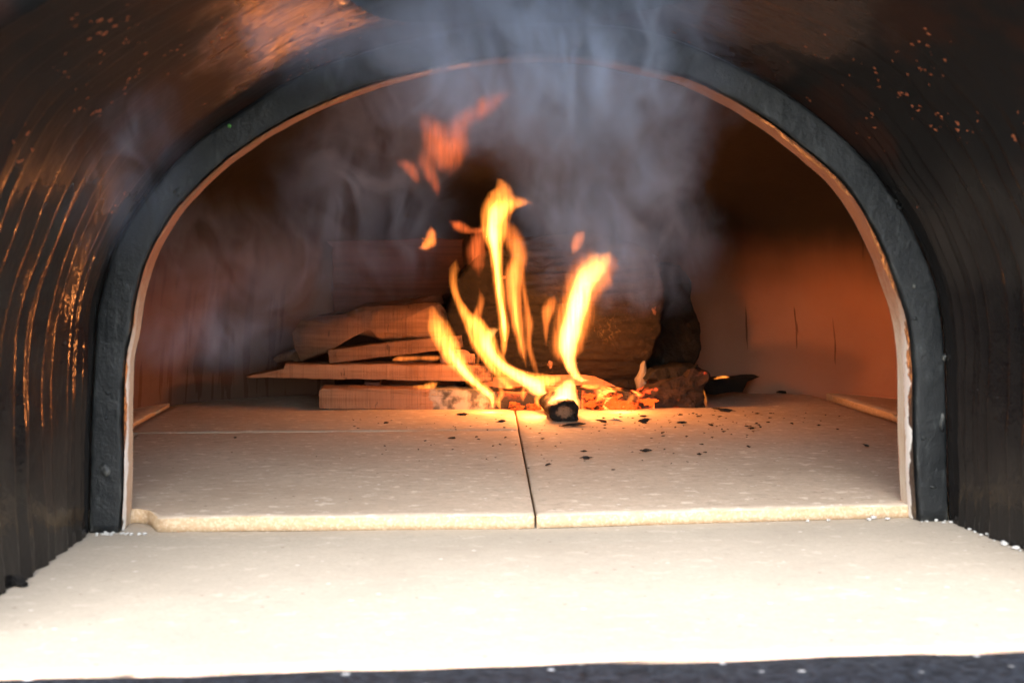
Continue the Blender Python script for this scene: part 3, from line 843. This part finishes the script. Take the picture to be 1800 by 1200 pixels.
flame('wide curling flame sweeping from the burning stub back towards the boards', [(985, 664, 5), (955, 672, 15), (920, 664, 13), (888, 651, 13), (866, 630, 17), (850, 600, 22), (836, 575, 17), (818, 552, 10), (804, 525, 7), (797, 498, 7), (799, 470, 8), (803, 455, 1)], .60, 'mid')
flame('bright inner sheet of the wide curling flame', [(962, 696, 4), (945, 682, 15), (918, 664, 12), (890, 648, 9), (868, 628, 9), (856, 604, 11), (862, 585, 10), (880, 577, 1)], .592, 'hot', .45)
flame('tallest flame, broad yellow head on a slender stem above the curling flame', [(884, 640, 2), (886, 605, 6), (886, 575, 9), (880, 530, 9), (875, 485, 9), (872, 445, 12), (869, 405, 20), (873, 370, 25), (882, 343, 22), (882, 325, 12), (873, 313, 1)], .61, 'mid', .7)
flame('pointed sideways tongue at the head of the tallest flame', [(872, 395, 8), (880, 372, 15), (898, 357, 15), (918, 355, 9), (938, 357, 1)], .612, 'mid', .55)
flame('bright streak inside the stem of the tallest flame', [(888, 600, 2), (886, 570, 5), (879, 525, 5), (874, 480, 5), (870, 440, 7), (866, 400, 11), (868, 372, 10), (875, 350, 2)], .611, 'hot', .7)
flame('narrow orange flame hanging beside the stem of the tallest flame', [(925, 648, 1), (918, 612, 6), (909, 565, 8), (903, 520, 10), (904, 482, 11), (912, 452, 11), (906, 428, 12), (893, 402, 10), (884, 385, 2)], .625, 'dim', 1.0)
flame('thin yellow core of the narrow orange flame', [(925, 645, 1), (915, 600, 3), (907, 555, 4), (903, 510, 4), (905, 475, 2)], .624, 'mid', .9)
flame('thin reddish ribbon flame in front of the bark log', [(948, 668, 3), (938, 638, 4), (930, 605, 4), (930, 572, 6), (925, 535, 4), (919, 490, 4), (920, 455, 1)], .63, 'dim', .8)
flame('big bright flame with bent tip in front of the bark log', [(1036, 668, 1), (1021, 667, 5), (1010, 656, 9), (1002, 638, 12), (998, 610, 16), (1004, 578, 19), (1013, 545, 19), (1022, 512, 18), (1034, 484, 22), (1050, 464, 22), (1066, 452, 13), (1072, 441, 2)], .595, 'hot', .5)
flame('orange outer veil of the big bright flame', [(1005, 650, 5), (997, 615, 18), (1005, 575, 22), (1016, 535, 21), (1030, 495, 24), (1050, 470, 28), (1068, 457, 17), (1074, 440, 2)], .598, 'dim', .6)
flame('broad white flame wrapped over the burning stub', [(996, 737, 14), (996, 718, 24), (994, 697, 23), (1000, 678, 15), (1008, 664, 4), (1010, 658, 1)], .512, 'hot', .45)
flame('small flame licking up beside the burning stub', [(966, 722, 2), (962, 705, 6), (966, 690, 5), (967, 678, 1)], .55, 'mid', .6)
flame('short flame rising from the glowing board', [(919, 706, 2), (919, 694, 5), (920, 683, 4), (923, 672, 1)], .592, 'mid', .7)
flame('small detached yellow wisp against the bark log', [(960, 612, 1), (960, 575, 4), (963, 548, 8), (970, 530, 8), (976, 517, 1)], .62, 'dim', .9)
flame('detached orange flame fragment above the stacked boards', [(736, 437, 2), (748, 432, 7), (756, 424, 8), (758, 408, 6), (757, 395, 1)], .62, 'dim', 1.0)
flame('detached orange flame fragment above the tip of the big bright flame', [(1008, 448, 3), (1013, 430, 8), (1019, 414, 8), (1030, 403, 2)], .62, 'dim', .8)
flame('small yellow flame creeping along the top of the board on the hearth', [(726, 679, 2), (740, 680, 4), (750, 680, 7), (762, 676, 7), (770, 671, 1)], .61, 'mid', .6)
flame('low flame glimpsed in the gap under the tilted board', [(690, 633, 2), (700, 631, 4), (735, 629, 3), (765, 629, 4), (776, 627, 2)], .69, 'dim', .8)
flame('thin bright flame at the end of the ember block', [(1241, 717, 1), (1240, 703, 2.5), (1237, 690, 2.5), (1234, 680, 1)], .615, 'mid', .9)
flame('tiny flame on top of the charred splinter', [(1255, 666, 1.5), (1266, 664, 4), (1275, 663, 4), (1284, 664, 1)], .71, 'mid', .8)
flame('small round flame in the hollow behind the glowing board', [(888, 690, 2), (893, 684, 7), (897, 681, 7), (901, 677, 1)], .64, 'mid', .9)
flame('thin dim flame curling up beside the stack end', [(836, 650, 1), (840, 632, 2.5), (842, 612, 2), (841, 600, 1)], .615, 'dim', .8)
flame('faint reddish flame veil high above the tallest flame', [(786, 308, 2), (779, 288, 12), (772, 258, 17), (764, 232, 13), (752, 212, 10), (738, 195, 2)], .58, 'red', .9)
flame('faint red flame strand beside the reddish veil, rising towards the arch', [(790, 312, 2), (798, 285, 9), (804, 255, 12), (806, 225, 11), (822, 200, 11), (838, 180, 8), (850, 160, 1)], .585, 'red', .9)
flame('faint red tongue rising to the top of the arch', [(836, 220, 2), (848, 198, 9), (862, 172, 12), (880, 148, 12), (895, 132, 8), (902, 118, 1)], .56, 'red', 1.0)
flame('faint red tongue with its tip bent sideways under the arch', [(868, 190, 1), (880, 168, 7), (896, 150, 9), (914, 138, 8), (928, 130, 3), (934, 124, 1)], .55, 'red', 1.0)
flame('low flame among the glowing blocks under the bark log', [(1048, 706, 2), (1056, 697, 6), (1064, 688, 6), (1082, 683, 5), (1098, 688, 1)], .592, 'mid', .6)
flame('short ragged flame at the ash grey stretch of the board', [(880, 720, 2), (876, 706, 5), (882, 692, 5), (879, 676, 4), (884, 662, 1)], .59, 'mid', .7)
flame('thin forked flame between the burning stub and the glowing board', [(948, 716, 2), (943, 702, 5), (950, 690, 6), (947, 678, 4), (953, 664, 1)], .57, 'mid', .7)
flame('small orange flame under the wedge of the bark log', [(1110, 716, 1), (1106, 706, 4), (1112, 697, 4), (1118, 688, 1)], .595, 'dim', .9)
flame('narrow orange lick behind the curling flame', [(868, 652, 2), (858, 622, 6), (846, 590, 7), (838, 560, 6), (846, 530, 5), (842, 505, 1)], .625, 'dim', .8)
flame('orange skirt of flame trailing from the curling flame towards the board', [(905, 684, 3), (888, 672, 7), (868, 652, 6), (846, 622, 5), (826, 588, 4), (815, 566, 1)], .588, 'mid', .6)
flame('hooked reddish wisp above the stack, detached from the fire', [(735, 328, 1), (730, 310, 5), (718, 293, 7), (704, 286, 5), (696, 284, 1)], .59, 'red', 1.4)
flame('slender reddish wisp below the faint flame veil', [(771, 350, 1), (765, 325, 5), (754, 300, 7), (745, 278, 7), (740, 262, 1)], .59, 'red', 1.3)
flame('thin orange filament joining the head of the tallest flame from the side', [(790, 388, 2), (806, 397, 6), (828, 406, 4), (848, 404, 3), (860, 395, 1)], .61, 'red', 2.2)
flame('dim brownish flame between the stack and the tallest stem', [(842, 488, 2), (838, 462, 8), (838, 435, 9), (846, 405, 6), (850, 390, 1)], .64, 'red', 1.5)

# ------------------------------------------------------------------ smoke
BL = []     # (centre px, Y, radii m, weight, seed)
def sm(x, y, Y, rx, ry, rz, w): BL.append((PY(x, y, Y), (rx, ry, rz), w))
SMOKE = dict(dens=21.0)
sm(1060, 190, .10, .085, .08, .12, 1.0)
sm(1060, 330, .16, .085, .07, .10, .85)
sm(1130, 430, .22, .075, .06, .065, .42)
sm(950, 80, .02, .16, .07, .085, .9)
sm(930, 10, -.07, .125, .075, .09, 1.2)
sm(650, 280, .14, .08, .07, .11, .36)
sm(520, 40, -.13, .07, .05, .04, .28)
sm(170, 235, -.12, .06, .05, .075, .17)
sm(410, 480, .26, .15, .10, .075, .18)
sm(330, 600, .20, .10, .07, .03, .28)
bm = bmesh.new()
for c, r, w in BL:
    rr_ = bmesh.ops.create_icosphere(bm, subdivisions=3, radius=1)
    for v in rr_['verts']: v.co = Vector((c.x+v.co.x*r[0], c.y+v.co.y*r[1], c.z+v.co.z*r[2]))
def mat_smoke():
    t = NT('smoke'); c = t.coord()
    warp = t.n('ShaderNodeTexNoise', {'Vector': c, 'Scale': 11.0, 'Detail': 2.0}).outputs['Color']
    wv = t.n('ShaderNodeVectorMath', {0: warp, 1: (.5, .5, .5)}, operation='SUBTRACT').outputs[0]
    wv = t.n('ShaderNodeVectorMath', {0: wv, 'Scale': .085}, operation='SCALE').outputs[0]
    cw = t.n('ShaderNodeVectorMath', {0: c, 1: wv}, operation='ADD').outputs[0]
    tot = None
    for ce, r, w in BL:
        d = t.n('ShaderNodeVectorMath', {0: c, 1: tuple(ce)}, operation='SUBTRACT').outputs[0]
        d = t.n('ShaderNodeVectorMath', {0: d, 1: tuple(1/x for x in r)}, operation='MULTIPLY').outputs[0]
        l = t.n('ShaderNodeVectorMath', {0: d}, operation='LENGTH').outputs['Value']
        f = t.rng(l, 1.0, 0.15, 0, w)
        tot = f if tot is None else t.math('ADD', tot, f)
    n = t.noise(t.mapv(cw, (24, 24, 13)), 1, 3, .55, 1.8)
    dn = t.math('MULTIPLY', t.math('MULTIPLY', tot, t.rng(n, .42, .66, .10, 1.75)), SMOKE['dens'])
    v = t.n('ShaderNodeVolumePrincipled', {'Color': (.58, .69, .92), 'Density': dn, 'Anisotropy': .0})
    t.t.links.new(v.outputs[0], t.out.inputs['Volume'])
    t.m.cycles.volume_step_rate = .13
    return t.m
so = obj('smoke', bm, mat_smoke())
md = so.modifiers.new('union', 'REMESH'); md.mode = 'VOXEL'; md.voxel_size = .006
tag(so, 'thin blue grey smoke drifting from the fire out under the arch and up the flue', 'smoke', kind='stuff')

# ------------------------------------------------------------------ light
def lamp(name, p, power, rad, col):
    l = bpy.data.lights.new(name, 'POINT'); l.energy = power; l.shadow_soft_size = rad; l.color = col
    o = bpy.data.objects.new(name, l); COL.objects.link(o); o.location = p; return o
FC = (1, .33, .085)
lamp('fire_light', PY(1020, 560, .575), .29, .022, FC)
lamp('fire_light', PY(880, 420, .61), .10, .025, FC)
lamp('fire_light', PY(975, 690, .53), .50, .014, FC)
lamp('ember_light', PY(860, 712, .570), .04, .006, (1, .27, .05))
lamp('ember_light', PY(1095, 706, .570), .05, .006, (1, .27, .05))
EL, AZ = 42, 184
sun = bpy.data.lights.new('sun', 'SUN'); sun.energy = 2.3; sun.angle = R(62); sun.color = (1, .97, .93)
so_ = bpy.data.objects.new('sun', sun); COL.objects.link(so_)
az = R(AZ)       # direction towards the sun, measured from +Y clockwise
dirs = Vector((math.sin(az)*math.cos(R(EL)), math.cos(az)*math.cos(R(EL)), math.sin(R(EL))))
so_.rotation_euler = (-dirs).to_track_quat('-Z', 'Y').to_euler()
w = bpy.data.worlds.new('World'); sc.world = w; w.use_nodes = True
nt = w.node_tree
bg = nt.nodes['Background']; sky = nt.nodes.new('ShaderNodeTexSky'); sky.sky_type = 'NISHITA'
sky.sun_disc = False; sky.sun_elevation = R(EL); sky.sun_rotation = R(AZ)
nt.links.new(sky.outputs[0], bg.inputs[0]); bg.inputs[1].default_value = .15

vs = sc.view_settings; vs.view_transform = 'Standard'; vs.look = 'None'; vs.exposure = 1.9; vs.gamma = 1
vs.use_curve_mapping = False
cy = sc.cycles
cy.max_bounces = 8; cy.diffuse_bounces = 4; cy.glossy_bounces = 3; cy.volume_bounces = 1; cy.transparent_max_bounces = 64
cy.transmission_bounces = 2
cy.use_denoising = True
try: cy.denoiser = 'OPENIMAGEDENOISE'
except Exception: pass
cy.sample_clamp_indirect = 4; cy.caustics_reflective = False; cy.caustics_refractive = False
cy.volume_max_steps = 256
cy.use_adaptive_sampling = True; cy.adaptive_threshold = .035; cy.adaptive_min_samples = 20
